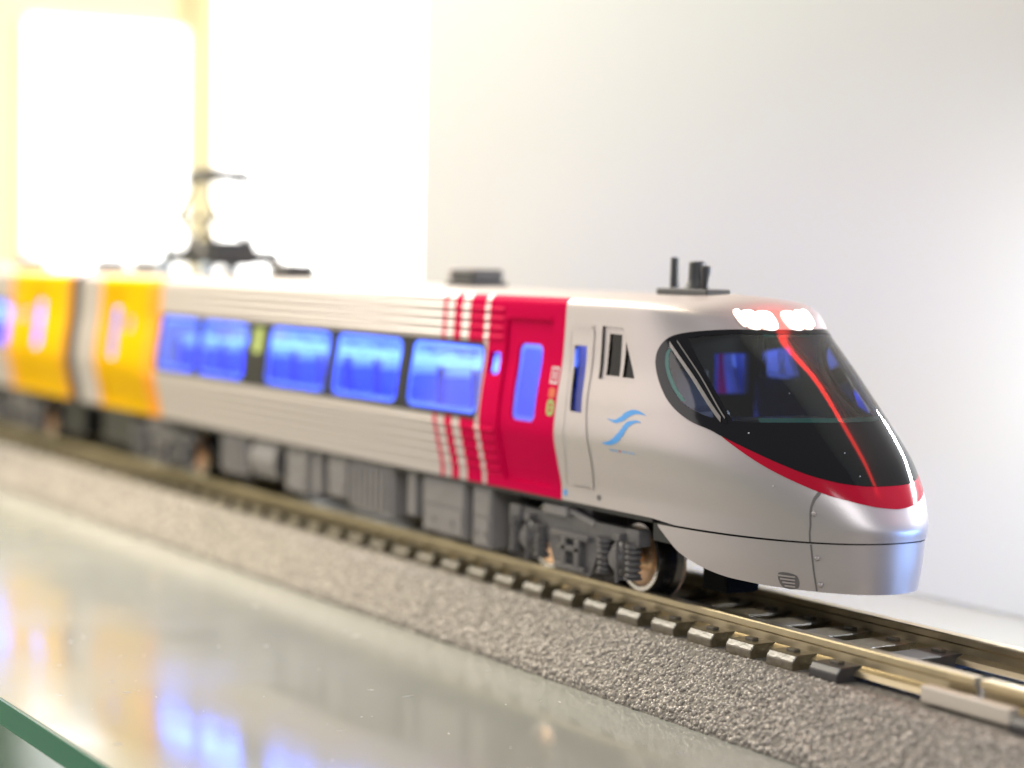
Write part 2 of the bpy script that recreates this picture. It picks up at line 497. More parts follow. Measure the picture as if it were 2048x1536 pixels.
M['seam'] = mat('seam_shadow_grey', (0.16, 0.145, 0.14), 0.6)
M['seamdark'] = mat('seam_black', (0.03, 0.03, 0.035), 0.6)
M['logo'] = mat('logo_blue_print', (0.07, 0.35, 0.85), 0.35)
M['seat'] = mat('blue_seat_plastic', (0.16, 0.2, 0.95), 0.5)
M['cover'] = mat('pale_headrest_plastic', (0.75, 0.85, 0.95), 0.5)
M['floor'] = mat('interior_blue_plastic', (0.15, 0.2, 0.55), 0.5)
M['wallblue'] = mat('bulkhead_blue_plastic', (0.25, 0.32, 0.75), 0.45)
M['strip'] = emission('interior_blue_light', (0.10, 0.21, 1.0), 12.0)
M['lamp'] = emission('headlight_glow', (1.0, 0.96, 0.92), 5.0)
M['lamphouse'] = mat('headlight_reflector', (0.62, 0.45, 0.40), 0.3, 0.6)
M['wheel'] = mat('blackened_wheel_metal', (0.10, 0.09, 0.085), 0.22, 0.9)
M['copper'] = mat('copper_wheel_face', (0.92, 0.60, 0.36), 0.35, 0.7)
M['brightrim'] = mat('bright_wheel_rim', (0.55, 0.52, 0.47), 0.25, 1.0)
M['rail'] = mat('nickel_rail_metal', (0.50, 0.42, 0.27), 0.33, 0.85, noise=(500, 0.1))
M['sleeper'] = mat('brown_sleeper_plastic', (0.10, 0.077, 0.042), 0.32, 0, 0.85, noise=(1800, 0.25), bump=(2500, 0.05))
M['darksleeper'] = mat('dark_sleeper_plastic', (0.04, 0.036, 0.036), 0.4, noise=(1500, 0.15))
M['clip'] = mat('brown_clip_plastic', (0.10, 0.085, 0.06), 0.4)
M['bed'] = mat('grey_roadbed_plastic', (0.17, 0.152, 0.132), 0.7, noise=(1500, 0.3), bump=(1800, 0.4))
M['ballast'] = mat('grey_ballast_grain', (0.37, 0.33, 0.29), 0.3, 0, 0.6, noise=(2600, 0.5))
M['joiner'] = mat('white_joiner_plastic', (0.62, 0.56, 0.48), 0.33, 0.3)

# ------------------------------------------------------------------ the setting: shelf, wall, shop behind
def smudged(name, color, rough):
    m = mat(name, color, rough, 0, 0.5)
    nt = m.node_tree; b = nt.nodes['Principled BSDF']
    tc = nt.nodes.new('ShaderNodeTexCoord'); n = nt.nodes.new('ShaderNodeTexNoise')
    n.inputs['Scale'].default_value = 60; n.inputs['Detail'].default_value = 7
    nt.links.new(tc.outputs['Object'], n.inputs['Vector'])
    r = nt.nodes.new('ShaderNodeMapRange'); r.inputs['From Min'].default_value = 0.35; r.inputs['From Max'].default_value = 0.7
    r.inputs['To Min'].default_value = rough; r.inputs['To Max'].default_value = rough + 0.12
    nt.links.new(n.outputs['Fac'], r.inputs['Value']); nt.links.new(r.outputs['Result'], b.inputs['Roughness'])
    return m

shelf = MB().box(-345, 260, -55.2, 60, -9.0, -7.0, 0.06).mk('shelf', smudged('frosted_glass', (0.29, 0.295, 0.27), 0.07))
tag(shelf, 'pale grey-green glossy glass shelf under the track', None, kind='structure')
MB().box(-345, 260, -55.5, -55.2, -8.95, -7.04, 0.03).mk('glass_edge', mat('green_glass_edge', (0.02, 0.13, 0.115), 0.2, 0, 0.3), shelf)
low = MB().box(-500, 400, -400, 60, -62, -60).mk('lower_shelf', mat('pale_green_glass', (0.17, 0.33, 0.20), 0.3))
tag(low, 'pale green lower shelf below the glass edge', None, kind='structure')
wall = MB().box(-129, 420, 44, 47, -6.9, 330).mk('back_wall', mat('white_back_panel', (0.535, 0.55, 0.55), 0.6, noise=(9, 0.035)))
tag(wall, 'plain white back panel of the showcase', None, kind='structure')
warm = mat('warm_shop_wall', (0.86, 0.76, 0.52), 0.7, noise=(8, 0.06))
shopwall = MB().box(-349, -345, -260, 330, -60, 330).mk('shop_wall', warm)
tag(shopwall, 'warm cream shop wall far behind the train', None, kind='structure')
def light_panel(y0, y1, z0, z1, label):
    t = thing('light_panel', (-343, (y0 + y1) / 2, z0), label, 'light panel', 'backlit panels of the shop')
    MB().box(-344.9, -341, y0, y1, z0, z1, 0.5).mk('frame', mat('white_panel_frame', (0.8, 0.78, 0.72), 0.5), t)
    MB().box(-341, -340.4, y0 + 1, y1 - 1, z0 + 1, z1 - 1).mk('diffuser', emission('panel_light', (1.0, 0.985, 0.95), 4.2), t)
    return t
light_panel(101, 330, -40, 240, 'wide glowing white panel right of the cream post')
light_panel(52, 93.5, -40, 84, 'narrow glowing white panel left of the cream post')
MB().box(-341, -337, 94, 101, -55, 300, 0.8).mk('post', mat('cream_post_paint', (0.74, 0.64, 0.40), 0.6))
tag(bpy.data.objects['post'], 'cream vertical post between two glowing white panels', 'post')

# ------------------------------------------------------------------ lead car
car = thing('train_car', (0, 0, 0), 'silver bullet-nosed model train car with crimson band, lit headlights and blue-lit windows', 'model train', 'coupled model train cars')
TS = tz(7.0)

def build_body(root, x0, x1, liv, bands, doors, small, ribspans):
    """bands: (xa, xb, [windows]) ; doors: (xa, xb, window xa, xb, za, zb) ; small: (xa, xb, za, zb)"""
    ox = ORIGIN[root][0]
    holes = [rrect(a, b, 12.85, 20.0, 0.9) for a, b, w in bands] + [rect(a, b, 7.85, 22.25) for a, b, *_ in doors] + [rrect(*s, 0.4) for s in small]
    shell = skin('body_shell', side, [(0, x1), (0, x0), (TS, x0), (TS, x1)], holes, (0.22, 3.0), liv, root, lip=0.5, mirror='both')
    for a, b, wins in bands:
        wh = [rrect(p, q, 13.35, 19.6, 0.9) for p, q in wins]
        for pb in both('window_band', side, rrect(a, b, 12.85, 20.0, 0.9), wh, (0.3, 2.0), M['band'], root, offset=-0.12, lip=0.3):
            pass
        for p, q in wins:
            fr = both('window_frame', side, rrect(p, q, 13.35, 19.6, 0.9), [rrect(p + .45, q - .45, 13.8, 19.15, 0.7)], (0.3, 1.5), M['rim'], root, offset=-0.3)
            for o, mir in zip(fr, ('no', 'only')):
                skin('pane', side, rrect(p + .2, q - .2, 13.55, 19.4, 0.8), [], (0.3, 2.0), M['pane'], o, offset=-0.22, mirror=mir)
    for a, b, wa, wb, za, zb in doors:
        dr = both('door', side, rect(a - .25, b + .25, 7.6, 22.5), [rrect(wa, wb, za, zb, 0.7)], (0.22, 1.5), liv, root, offset=-0.16, lip=0.35)
        for o, mir in zip(dr, ('no', 'only')):
            skin('window_rim', side, rrect(wa, wb, za, zb, 0.7), [rrect(wa + .4, wb - .4, za + .4, zb - .4, 0.5)], (0.3, 1), M['rim'], o, offset=-0.42, mirror=mir)
            skin('pane', side, rrect(wa + .1, wb - .1, za + .1, zb - .1, 0.6), [], (0.3, 1.5), M['pane'], o, offset=-0.34, mirror=mir)
            skin('top_rail', side, rect(a + .2, b - .2, 22.45, 22.75), [], (0.2, 2), liv, o, offset=0.12, mirror=mir)
    for s in small:
        for o in both('small_window', side, rrect(*s, 0.4), [], (0.3, 1), M['pane'], root, offset=-0.25): pass
    # pressed side ribs, each a half-round bead
    for z in (20.45, 21.3, 22.15, 23.0, 12.15, 11.25, 10.35, 9.45, 8.55):
        for (a, b) in ribspans:
            for sg in (1, -1):
                V = []; k = 7
                for x in (a, b):
                    for i in range(k):
                        s = i / (k - 1); t = np.array([tz(z + 0.24 * (1 - 2 * s))])
                        P = side(t, np.array([x]))[0]; N = normals_of(side, t, np.array([x]), .01)[0]
                        P = P + N * (0.13 * math.sin(math.pi * s) - 0.01)
                        V.append((P[0], P[1] * sg, P[2]))
                F = [[i, i + 1, k + i + 1, k + i] for i in range(k - 1)]
                if sg < 0: F = [f[::-1] for f in F]
                o = mk('side_rib', V, F, liv, shell, True)
    return shell

W1 = [(-34.7, -21.2), (-50.9, -36.8), (-67.5, -52.7), (-86.6, -73.6), (-99.6, -88.1)]
body = build_body(car, -129.6, XR, M['lead'], [(-100.1, -20.75, W1)],
                  [(-17.3, -9.7, -15.3, -11.3, 13.4, 20.2), (-119.4, -112.6, -117.2, -114.6, 13.6, 20.4)],
                  [(-19.9, -18.0, 17.2, 19.2), (-111.6, -109.6, 17.3, 19.2)], [(-106.0, -17.9)])
skin('destination_sign', side, rrect(-71.4, -69.3, 16.6, 19.4, 0.2), [], (0.4, 1), mat('yellow_green_sign', (0.45, 0.55, 0.16), 0.4), car, offset=-0.08)
# small marks beside the crimson door
white_print = mat('white_print', (0.8, 0.72, 0.74), 0.4)
skin('number_frame', side, rect(-9.25, -8.05, 16.95, 18.4), [rect(-9.08, -8.22, 17.12, 18.23)], (0.2, .5), white_print, car, offset=0.03)
skin('number_one', side, rect(-8.78, -8.52, 17.3, 18.05), [], (0.2, .5), white_print, car, offset=0.03)
skin('orange_mark', side, rrect(-9.15, -8.15, 15.75, 16.6, 0.25), [], (0.2, .5), mat('orange_print', (0.75, 0.12, 0.03), 0.4), car, offset=0.03)
gm = skin('green_mark', side, rrect(-9.2, -8.1, 14.2, 15.6, 0.45), [rrect(-8.85, -8.45, 14.95, 15.3, 0.12), rrect(-8.85, -8.45, 14.5, 14.85, 0.12)], (0.2, .5),
          mat('green_print', (0.35, 0.55, 0.16), 0.4), car, offset=0.03)
# ends and underfloor
def cross_wall(x, grow=0.0, z0=7.0, open_=None):
    pts = [(y, z) for y, z in zip(-pchip(np.linspace(0, TS, 40), TK, RIB[:, 2]) + 0.12, pchip(np.linspace(0, TS, 40), TK, RIB[:, 3]) - 0.08)]
    return [(x, y, z) for y, z in pts], [(x, -y, z) for y, z in pts[::-1]]
def wall_mesh(name, x, m, root, th=0.8):
    a, b = cross_wall(x); ring = a + b; n = len(ring)
    V = ring + [(px - th, y, z) for px, y, z in ring]
    F = [list(range(n)), list(range(2 * n - 1, n - 1, -1))] + [[i, (i + 1) % n, (i + 1) % n + n, i + n] for i in range(n)]
    return mk(name, V, F, m, root)
wall_mesh('end_wall', -128.8, M['silver'], car)
g = MB()
for k in range(6): g.box(-131.9 + k * 0.4, -131.6 + k * 0.4, -5.2 + (k % 2) * .3, 5.2 - (k % 2) * .3, 8.0, 21.5, 0.08)
g.mk('gangway', M['black'], car)
MB().box(-129, 5, -8.0, 8.0, 6.5, 7.05, 0.1).mk('underframe', M['black'], car)
MB().box(-92, -19.5, -4.6, 4.6, 1.8, 6.5, 0.2).mk('centre_beam', M['black'], car)
MB().tube((-128, 0, 3.6), (-135.5, 0, 3.6), 0.7).mk('coupler', M['black'], car)

def equipment(root, items):
    for (xa, xb, za, zb, kind) in items:
        o = MB().box(xa, xb, -7.9, -4.6, za, zb, 0.18).mk('equipment_box', M['eqgrey'], root)
        if kind == 'hatch':
            d = MB()
            d.box(xa + .35, xb - .35, -8.05, -7.88, za + .3, (za + zb) / 2 - .1, 0.05)
            d.box(xa + .2, xb - .2, -8.0, -7.88, (za + zb) / 2 + .15, zb - .3, 0.05)
            d.mk('hatch', M['eqgrey'], o)
            for xq in (xa + (xb - xa) * .3, xa + (xb - xa) * .75):
                MB().box(xq - .12, xq + .12, -8.12, -8.0, za + 1.1, za + 1.6).mk('latch', M['grey'], o)
        elif kind == 'fins':
            for k in range(int((xb - xa) / 1.2)):
                MB().box(xa + .4 + k * 1.2, xa + 1.0 + k * 1.2, -8.2, -7.85, za + .4, zb - .4, 0.06).mk('fin', M['eqgrey'], o)
        elif kind == 'tank':
            MB().tube((xa, -6.4, (za + zb) / 2), (xb, -6.4, (za + zb) / 2), (zb - za) / 2 + .15, n=20).mk('tank', M['eqgrey'], o)
        p = MB().box(xa, xb, 4.6, 7.9, za, zb, 0.18).mk('equipment_box', M['eqgrey'], root)
equipment(car, [(-23.7, -20.4, 0.9, 6.5, 'hatch'), (-33.3, -25.3, 1.2, 6.5, 'hatch'), (-36.5, -35.0, 2.2, 6.5, ''), (-48.8, -39.6, 1.5, 6.5, 'fins'),
                (-54.0, -49.6, 2.2, 6.5, 'hatch'), (-57.8, -56.0, 2.0, 6.5, ''), (-64.5, -59.0, 1.7, 6.5, 'hatch'), (-73.0, -66.5, 2.6, 6.5, 'tank'), (-82.0, -75.0, 2.0, 6.5, 'fins')])

MB().box(-127.5, -116, -6.0, 6.0, 1.6, 6.5, 0.2).mk('gap_blocker', M['black'], car)  # added black box, blocks the bright gap under the car end
# ------------------------------------------------------------------ bogies
def bogie(root, xc):
    ox = xc
    f = MB()
    for sg in (-1, 1):
        y0, y1 = sorted((sg * 6.9, sg * 7.75))
        top = [(-10.2, 4.5), (-10.2, 5.5), (10.2, 5.5), (10.2, 4.3), (5.4, 4.3), (4.4, 3.9), (2.7, 0.75), (-2.7, 0.75), (-4.4, 3.9), (-5.4, 4.5)]
        f.prism([(ox + x, z) for x, z in top], y0, y1)
        for x in (-9.2, 9.2): f.box(ox + x - .9, ox + x + .9, y0 - .25 * (sg < 0), y1 + .25 * (sg > 0), 4.2, 5.6, 0.1)
        yo = sg * 8.0
        ya, yb = sorted((sg * 7.7, sg * 8.25))
        f.box(ox - 2.3, ox + 2.3, ya, yb, 1.0, 1.45, 0.08)
        f.box(ox - 1.7, ox + 1.7, ya, yb, 2.6, 3.1, 0.08)
        f.box(ox - 2.9, ox + 2.9, ya, yb, 3.7, 4.2, 0.08)
        f.box(ox - 1.2, ox - .5, ya, yb, 1.3, 3.8, 0.06); f.box(ox + .9, ox + 1.6, ya, yb, 1.3, 3.8, 0.06)
    f.box(ox - 1.6, ox + 1.6, -6.9, 6.9, 2.0, 6.5, 0.2)
    f.box(ox - 9.5, ox + 9.5, -3.2, 3.2, 3.6, 5.4, 0.2)
    bo = shade_auto(f.mk('bogie', M['grey'], root))
    for sg in (-1, 1):
        for dx in (-7, 7):
            a = MB()
            a.lathe((ox + dx, sg * 7.2, 2.9), (0, sg, 0), [(-.6, 1.45), (0.5, 1.45), (.75, 1.2), (.8, .9), (1.15, .75), (1.2, 0.01)], 28)
            shade_auto(a.mk('axle_box', M['grey'], bo))
            for d2 in (-2.05, 2.05):
                s = MB(); k = 5
                prof = []
                for i in range(k):
                    prof += [(i * .5, .42), (i * .5 + .12, .68), (i * .5 + .32, .68), (i * .5 + .46, .42)]
                s.lathe((ox + dx + d2, sg * 7.75, 1.55), (0, 0, 1), [(-.1, .01), (-.1, .8), (0, .8)] + prof + [(2.5, .7), (2.9, .7)], 16)
                shade_auto(s.mk('coil_spring', M['grey'], bo))
            h = MB()
            sd = 1 if dx > 0 else -1
            h.tube((ox + dx + .55, sg * 8.35, 1.0), (ox + dx + .55, sg * 8.35, 4.8), .16, n=8).tube((ox + dx + .55, sg * 8.35, 1.3), (ox + dx + .55, sg * 7.4, 1.3), .16, n=8)
            h.box(ox + dx + .1, ox + dx + 1.0, min(sg * 7.6, sg * 8.5), max(sg * 7.6, sg * 8.5), 4.5, 5.1, 0.06)
            h.mk('hanger', M['grey'], bo)
        b = MB().tube((ox - 1.6, sg * 7.5, 6.2), (ox + 3.2, sg * 7.5, 5.2), .35, n=10); b.mk('damper', M['eqgrey'], bo)
        MB().box(ox - 4.4, ox - .6, min(sg * 7.0, sg * 8.1), max(sg * 7.0, sg * 8.1), 5.45, 6.3, 0.12).mk('bolster_end', M['eqgrey'], bo)
    for dx in (-7, 7):
        MB().tube((ox + dx, -6.8, 2.9), (ox + dx, 6.8, 2.9), .45, n=12).mk('axle', M['copper'], bo)
        for sg in (-1, 1):
            w = MB()
            w.lathe((ox + dx, 0, 2.9), (0, sg, 0), [(3.3, .5), (3.3, 3.45), (3.45, 3.6), (3.65, 3.55), (3.95, 3.0), (5.55, 2.9), (5.7, 2.82)], 56)
            wo = shade_auto(w.mk('wheel', M['wheel'], bo), 25)
            r = MB().lathe((ox + dx, 0, 2.9), (0, sg, 0), [(5.70, 2.83), (5.72, 2.5), (5.55, 2.42)], 56); shade_auto(r.mk('rim', M['brightrim'], bo))
            r = MB().lathe((ox + dx, 0, 2.9), (0, sg, 0), [(5.55, 2.42), (5.25, 1.9), (5.15, 1.2), (5.4, 0.9), (5.5, .45)], 48); shade_auto(r.mk('wheel_face', M['copper'], bo))
            r = MB().lathe((ox + dx, 0, 2.9), (0, sg, 0), [(3.66, 3.56), (3.56, 3.61), (3.46, 3.61), (3.38, 3.56)], 56); shade_auto(r.mk('flange', M['copper'], bo))
    return bo
bogie(car, -7.0)
bogie(car, -101.0)

# ------------------------------------------------------------------ nose
tip_top, tip_bot = 4.83, 8.34
glaze = [(4.80, 1.0)] + curve(GLAZE, 6) + [(8.34, 1.0)]
clear = [(5.0, 1.0)] + CLEAR[:3] + curve(CLEAR[2:4], 3) + curve(CLEAR[3:7], 4) + curve(CLEAR[6:], 4) + [(7.0, 1.0)]
sidewin = loop(SIDEWIN, 5)
def lerp(p, q, s): return tuple(np.array(p) + (np.array(q) - np.array(p)) * s)
nose_out = [(0, 0), (TS, 0.0), (TS, 0.27), (10.93, 0.33), (10.95, 1.0), (0, 1.0)]
inner_cut = [(5.0, 1.0)] + curve([lerp(p, (6.6, 0.72), 0.06) for p in GLAZE], 6) + [(8.2, 1.0)]
shell = skin('nose_shell', nose, nose_out, [inner_cut, CABWIN, CREWWIN], (0.09, 0.009), M['silver'], car, lip=0.35, mirror='both')
# black lining so that the cab is dark inside
skin('cab_lining', nose, [(0.3, 0.12), (10.6, 0.12), (10.6, 1.0), (0.3, 1.0)], [inner_cut, CABWIN], (0.2, 0.02), M['black'], car, offset=-0.42, mirror='both')
skin('windscreen_mask', nose, glaze, [clear, sidewin], (0.06, 0.007), M['black_gloss'], car, offset=0.05, mirror='both')
skin('windscreen', nose, clear, [], (0.08, 0.01), M['ws'], car, offset=0.02, mirror='both')
for o in both('quarter_window', nose, sidewin, [], (0.08, 0.01), M['ws'], car, offset=0.02): pass
for o in both('pillar', nose, loop(PILLAR, 4), [], (0.08, 0.008), M['black_gloss'], car, offset=0.09): pass
# teal edges of the clear moulding
low = curve(CLEAR[7:], 4) + [(7.0, 1.0)]
skin('glass_edge', nose, low + [(t - 0.10, u) for t, u in low[::-1]], [], (0.05, 0.01), M['teal'], car, offset=0.012, mirror='both')
topc = [(5.0, 1.0), (5.0, 0.945), (5.0, 0.9)]
skin('glass_edge', nose, topc + [(t + 0.10, u) for t, u in topc[::-1]], [], (0.05, 0.01), M['teal'], car, offset=0.012, mirror='both')
le = curve(SIDEWIN[0:5], 5)
skin('glass_edge', nose, le + [(t, u + 0.016) for t, u in le[::-1]], [], (0.05, 0.006), M['teal'], car, offset=0.03)
# red band under the black mask
gl = curve(GLAZE, 6); i0 = int(np.argmin([abs(t - 7.42) + abs(u - .528) for t, u in gl]))
redp = [(t - 0.03, u) for t, u in gl[i0:]] + [(8.31, 1.0), (8.93, 1.0)] + curve(REDLO, 6)[::-1][:-1]
skin('red_band', nose, redp, [], (0.06, 0.007), M['red'], car, offset=0.025, mirror='both')
# headlights
headp = [(3.27, 1.0)] + HEAD[:3] + curve(HEAD[2:], 4) + [(4.76, 1.0)]
hh = skin('headlight_housing', nose, headp, [], (0.08, 0.008), M['lamphouse'], car, offset=0.03, mirror='both')
def inset(poly, s):
    c = np.mean(poly, 0); return [tuple(c + (np.array(p) - c) * s) for p in poly]
def lampcell(u0, u1, t0, t1):
    return [(t0, u0), (t0, u1), (t1, u1), (t1, u0)]
for cell in (lampcell(0.920, 0.982, 3.55, 4.70), lampcell(0.855, 0.911, 3.50, 4.68), [(3.5, 0.812), (3.42, 0.844), (4.6, 0.846), (4.4, 0.822)]):
    for o in both('headlight', nose, loop(cell, 4), [], (0.12, 0.01), M['lamp'], car, offset=0.1): pass
# seams, rivets, grille, print
def ribbon(name, pts, w, m, parent, offset, mirror='both', k=6):
    c = curve(pts, k); L = []; R = []
    for i, p in enumerate(c):
        a = np.array(c[max(0, i - 1)]); b = np.array(c[min(len(c) - 1, i + 1)]); d = (b - a) * np.array([1.4, 24.0]); d /= np.linalg.norm(d) + 1e-9
        n = np.array([-d[1] / 1.4, d[0] / 24.0]) * w / 2
        L.append(tuple(np.array(p) + n)); R.append(tuple(np.array(p) - n))
    return skin(name, nose, L + R[::-1], [], (0.3, 0.02), m, parent, offset=offset, mirror=mirror)
ribbon('panel_seam', SEAM1, 0.13, M['seam'], car, 0.012)
ribbon('pillar_trim', [(5.40, .449), (6.29, .506), (7.03, .551)], 0.26, M['chrome'], car, 0.17)
ribbon('pillar_trim', [(5.32, .487), (6.2, .531), (6.99, .566)], 0.10, M['chrome'], car, 0.17)
for (t, u) in RIVET:
    for sg in (1, -1):
        P = nose(np.array([t]), np.array([u]))[0]; N = normals_of(nose, np.array([t]), np.array([u]), 2e-3)[0]
        P[1] *= sg; N[1] *= sg
        shade_auto(MB().lathe(P - N * .05, N, [(0, .2), (.12, .19), (.2, .12), (.22, .01)], 14).mk('rivet', M['silver'], car))
capm = mat('caption_blue_print', (0.35, 0.5, 0.75), 0.5)
for o in both('logo_wave', nose, loop(SWOOSH1, 3), [], (0.06, 0.004), M['logo'], car, offset=0.02): pass
for o in both('logo_wave', nose, loop(SWOOSH2, 3), [], (0.06, 0.004), M['logo'], car, offset=0.02): pass
for i in range(9):
    u0 = 0.200 + i * 0.0078
    cm = capm if i != 4 else mat('caption_red_print', (0.7, 0.15, 0.15), 0.5)
    for o in both('caption_letter', nose, [(8.27, u0), (8.27, u0 + .0052), (8.35, u0 + .0052), (8.35, u0)], [], (0.1, 0.01), cm, car, offset=0.02): pass
for o in both('crew_door', nose, densify(CREWDOOR, (0.4, 0.05)), [CREWWIN], (0.12, 0.02), M['silver'], car, offset=0.035, lip=0.3):
    pass
for mir in ('no', 'only'):
    skin('crew_window', nose, CREWWIN, [], (0.2, 0.02), M['pane'], car, offset=-0.25, mirror=mir)
    for ed in (CREWDOOR[1:5], [CREWDOOR[0]] + CREWDOOR[:4:-1], CREWDOOR[0:2]):
        ribbon('door_trim', ed, 0.22, M['silver'], car, 0.06, mirror=mir)
    skin('gutter', nose, CREWTOP, [], (0.05, 0.02), M['silver'], car, offset=0.2, mirror=mir)
    skin('step', nose, CREWSTEP, [], (0.05, 0.02), M['silver'], car, offset=0.2, mirror=mir)
    f = skin('cab_window_frame', nose, CABWIN, [CABP1, CABP2], (0.15, 0.02), M['silver'], car, offset=-0.2, lip=0.25, mirror=mir)
    skin('pane', nose, CABWIN, [], (0.2, 0.02), glass('dark_cab_glass', (0.16, 0.18, 0.2), 1.3, 0.03), f, offset=-0.36, mirror=mir)
    skin('socket', nose, [(DOT[0][0] + .16 * math.sin(a), DOT[0][1] + .007 * math.cos(a)) for a in np.linspace(0, 2 * math.pi, 14)[:-1]], [], (0.2, 0.02), M['seam'], car, offset=0.02, mirror=mir)
    skin('blue_mark', nose, [(10.1, .006), (10.1, .018), (10.45, .018), (10.45, .006)], [], (0.2, 0.02), M['logo'], car, offset=0.02, mirror=mir)
dustm = mat('dust_grey', (0.75, 0.74, 0.76), 0.6)
for (t, u_) in [(7.62, .905), (8.12, .915), (6.4, .83), (7.3, .62), (8.6, .62)]:
    P = nose(np.array([t]), np.array([u_]))[0]; N = normals_of(nose, np.array([t]), np.array([u_]), 2e-3)[0]
    r = random.uniform(.03, .06)
    MB().lathe(P + N * .05, N + Vector((random.uniform(-.3, .3), 0, .2)), [(0, r), (.04, r * 1.1), (.07, r * .6), (.08, .005)], 7).mk('dust_speck', dustm, car)
# skirt below the nose
sk_rear = curve(SKIRTREAR, 5)
sk_out = [(11.05, 1.0), (11.05, 0.285)] + sk_rear[1:] + [(13.0, 1.0)]
skirt = skin('nose_skirt', nose, sk_out, [], (0.08, 0.009), M['silver'], car, offset=-0.06, mirror='both')
ribbon('panel_seam', SEAM2, 0.13, M['seam'], skirt, -0.045)
skin('skirt_lining', nose, [(10.5, 1.0), (10.5, 0.30)] + [(t - 0.02, u + .012) for t, u in sk_rear[2:]] + [(12.9, 1.0)], [], (0.2, 0.02), M['black'], car, offset=-0.5, mirror='both')
for i in range(4):
    ta = 12.42 + i * 0.14
    for o in both('grille_slat', nose, [(ta, .598 + .006 * i), (ta, .645), (ta + .07, .645), (ta + .07, .598 + .006 * i)], [], (0.1, 0.02), M['silver'], skirt, offset=0.05): pass
for o in both('grille', nose, loop([(12.36, .598), (12.40, .648), (12.94, .652), (12.95, .608)], 4), [], (0.1, 0.01), M['seam'], skirt, offset=-0.045): pass
# pilot and coupler pocket behind the skirt
MB().box(7.0, 10.2, -4.4, -1.0, 1.2, 5.2, 0.3).mk('pilot', mat('matt_black_plastic', (0.006, 0.006, 0.006), 0.9, 0, 0.1), car)
MB().box(4.5, 9, -7.6, 7.6, 5.0, 6.6, 0.1).mk('cross_member', M['black'], car)

# cab interior
ci = MB(); ci.box(-2.6, 9.0, -7.0, 7.0, 13.6, 14.2, 0.1); ci.box(9.0, 17.5, -4.2, 4.2, 13.6, 14.2, 0.1); ci.mk('cab_floor', M['black'], car)
MB().box(9.5, 14.5, -3.6, 3.6, 14.2, 15.3, 0.4).mk('dashboard', mat('dark_console_plastic', (0.02, 0.02, 0.03), 0.3), car)
b = MB()
b.box(-3.2, -2.6, -8.0, 3.7, 13, 24.2); b.box(-3.2, -2.6, 7.4, 8.2, 13, 24.0); b.box(-3.2, -2.6, 3.7, 7.4, 19.7, 24.2); b.box(-3.2, -2.6, 3.7, 7.4, 13, 16.2)
b.mk('cab_partition', M['black'], car)
s = MB(); s.box(3.0, 6.2, -5.0, -1.2, 14.2, 15.6, 0.4); s.box(2.2, 3.2, -5.0, -1.2, 15.0, 18.8, 0.4); s.mk('driver_seat', mat('driver_seat_blue', (0.02, 0.03, 0.12), 0.5), car)
MB().box(-8.6, -7.9, -8.15, 8.15, 11, 23.55).mk('vestibule_bulkhead', M['wallblue'], car)

# saloon interior
def interior(root, xa, xb, rows):
    MB().box(xa, xb, -8.0, 8.0, 9.6, 10.2).mk('floor', M['floor'], root)
    MB().box(xa + 1, xb - .5, -7.4, 7.4, 23.2, 23.5).mk('light_strip', M['strip'], root)
    first = None
    for i, x in enumerate(rows):
        for y in (-4.2, 4.2):
            if first is None:
                s = MB(); s.box(x, x + 3.6, y - 2.4, y + 2.4, 11.4, 13.2, 0.4); s.box(x - 1.0, x + .6, y - 2.4, y + 2.4, 12.2, 16.9, 0.4)
                s.box(x + .6, x + 3.0, y - 2.0, y + 2.0, 10.1, 11.5)
                first = s.mk('seat', M['seat'], root, False, (x, y, 10.2))
                cov = MB().box(x - 1.15, x + .75, y - 2.3, y + 2.3, 16.0, 17.25, 0.25).mk('headrest', M['cover'], first)
            else:
                c = first.copy(); COL.objects.link(c); c.parent = root
                c.location = (Vector((x, y, 10.2)) - Vector(ORIGIN[root])) * MM
                h = cov.copy(); COL.objects.link(h); h.parent = c
interior(car, -127, -18.5, [-26 - 6.6 * i for i in range(12)])
MB().box(-18.4, -17.8, -8.2, 8.2, 9.6, 23.8).mk('saloon_bulkhead', M['wallblue'], car)
MB().box(-17.8, -3.2, -8.0, 8.0, 9.6, 10.2).mk('vestibule_floor', M['floor'], car)
MB().box(-17, -4.0, -5.0, 5.0, 23.55, 23.8).mk('light_strip', M['strip'], car)

# ------------------------------------------------------------------ roof fittings
def on_roof(y): return float(np.interp(abs(y), RIB[:4, 2], RIB[:4, 3]))
a = MB(); a.box(-4.6, 2.6, -1.3, 1.3, 24.6, 25.35, 0.15); ant = a.mk('antenna_base', M['roofgrey'], car)
MB().tube((-3.7, 0, 25.4), (-3.7, 0, 28.0), .42, .36, 14).mk('antenna_rod', M['roofgrey'], ant)
h = MB(); h.lathe((-0.5, 0, 25.4), (0, 0, 1), [(0, 1.1), (.5, .8), (.9, .75), (2.2, .7), (2.3, .6), (2.3, .01)], 20); shade_auto(h.mk('horn', M['roofgrey'], ant))
h = MB(); h.lathe((0.9, -.2, 26.2), (0.12, 0, 1), [(-.8, .3), (.2, .34), (.6, .45), (1.1, .45), (1.2, .01)], 14); shade_auto(h.mk('horn', M['roofgrey'], ant))
def vent(root, x, l=5.2):
    v = MB(); v.box(x - l / 2, x + l / 2, -2.1, 2.1, 24.5, 25.3, 0.15).box(x - l / 2 + .3, x + l / 2 - .3, -1.8, 1.8, 25.3, 26.5, 0.3)
    o = v.mk('roof_vent', M['roofgrey'], root)
    MB().box(x - l / 2 - .7, x - l / 2 + 1.0, -1.5, 1.5, 25.4, 26.6, 0.25).mk('vent_hood', M['silver'], o)
    return o
vent(car, -37.2); vent(car, -79.8); vent(car, -126.0)
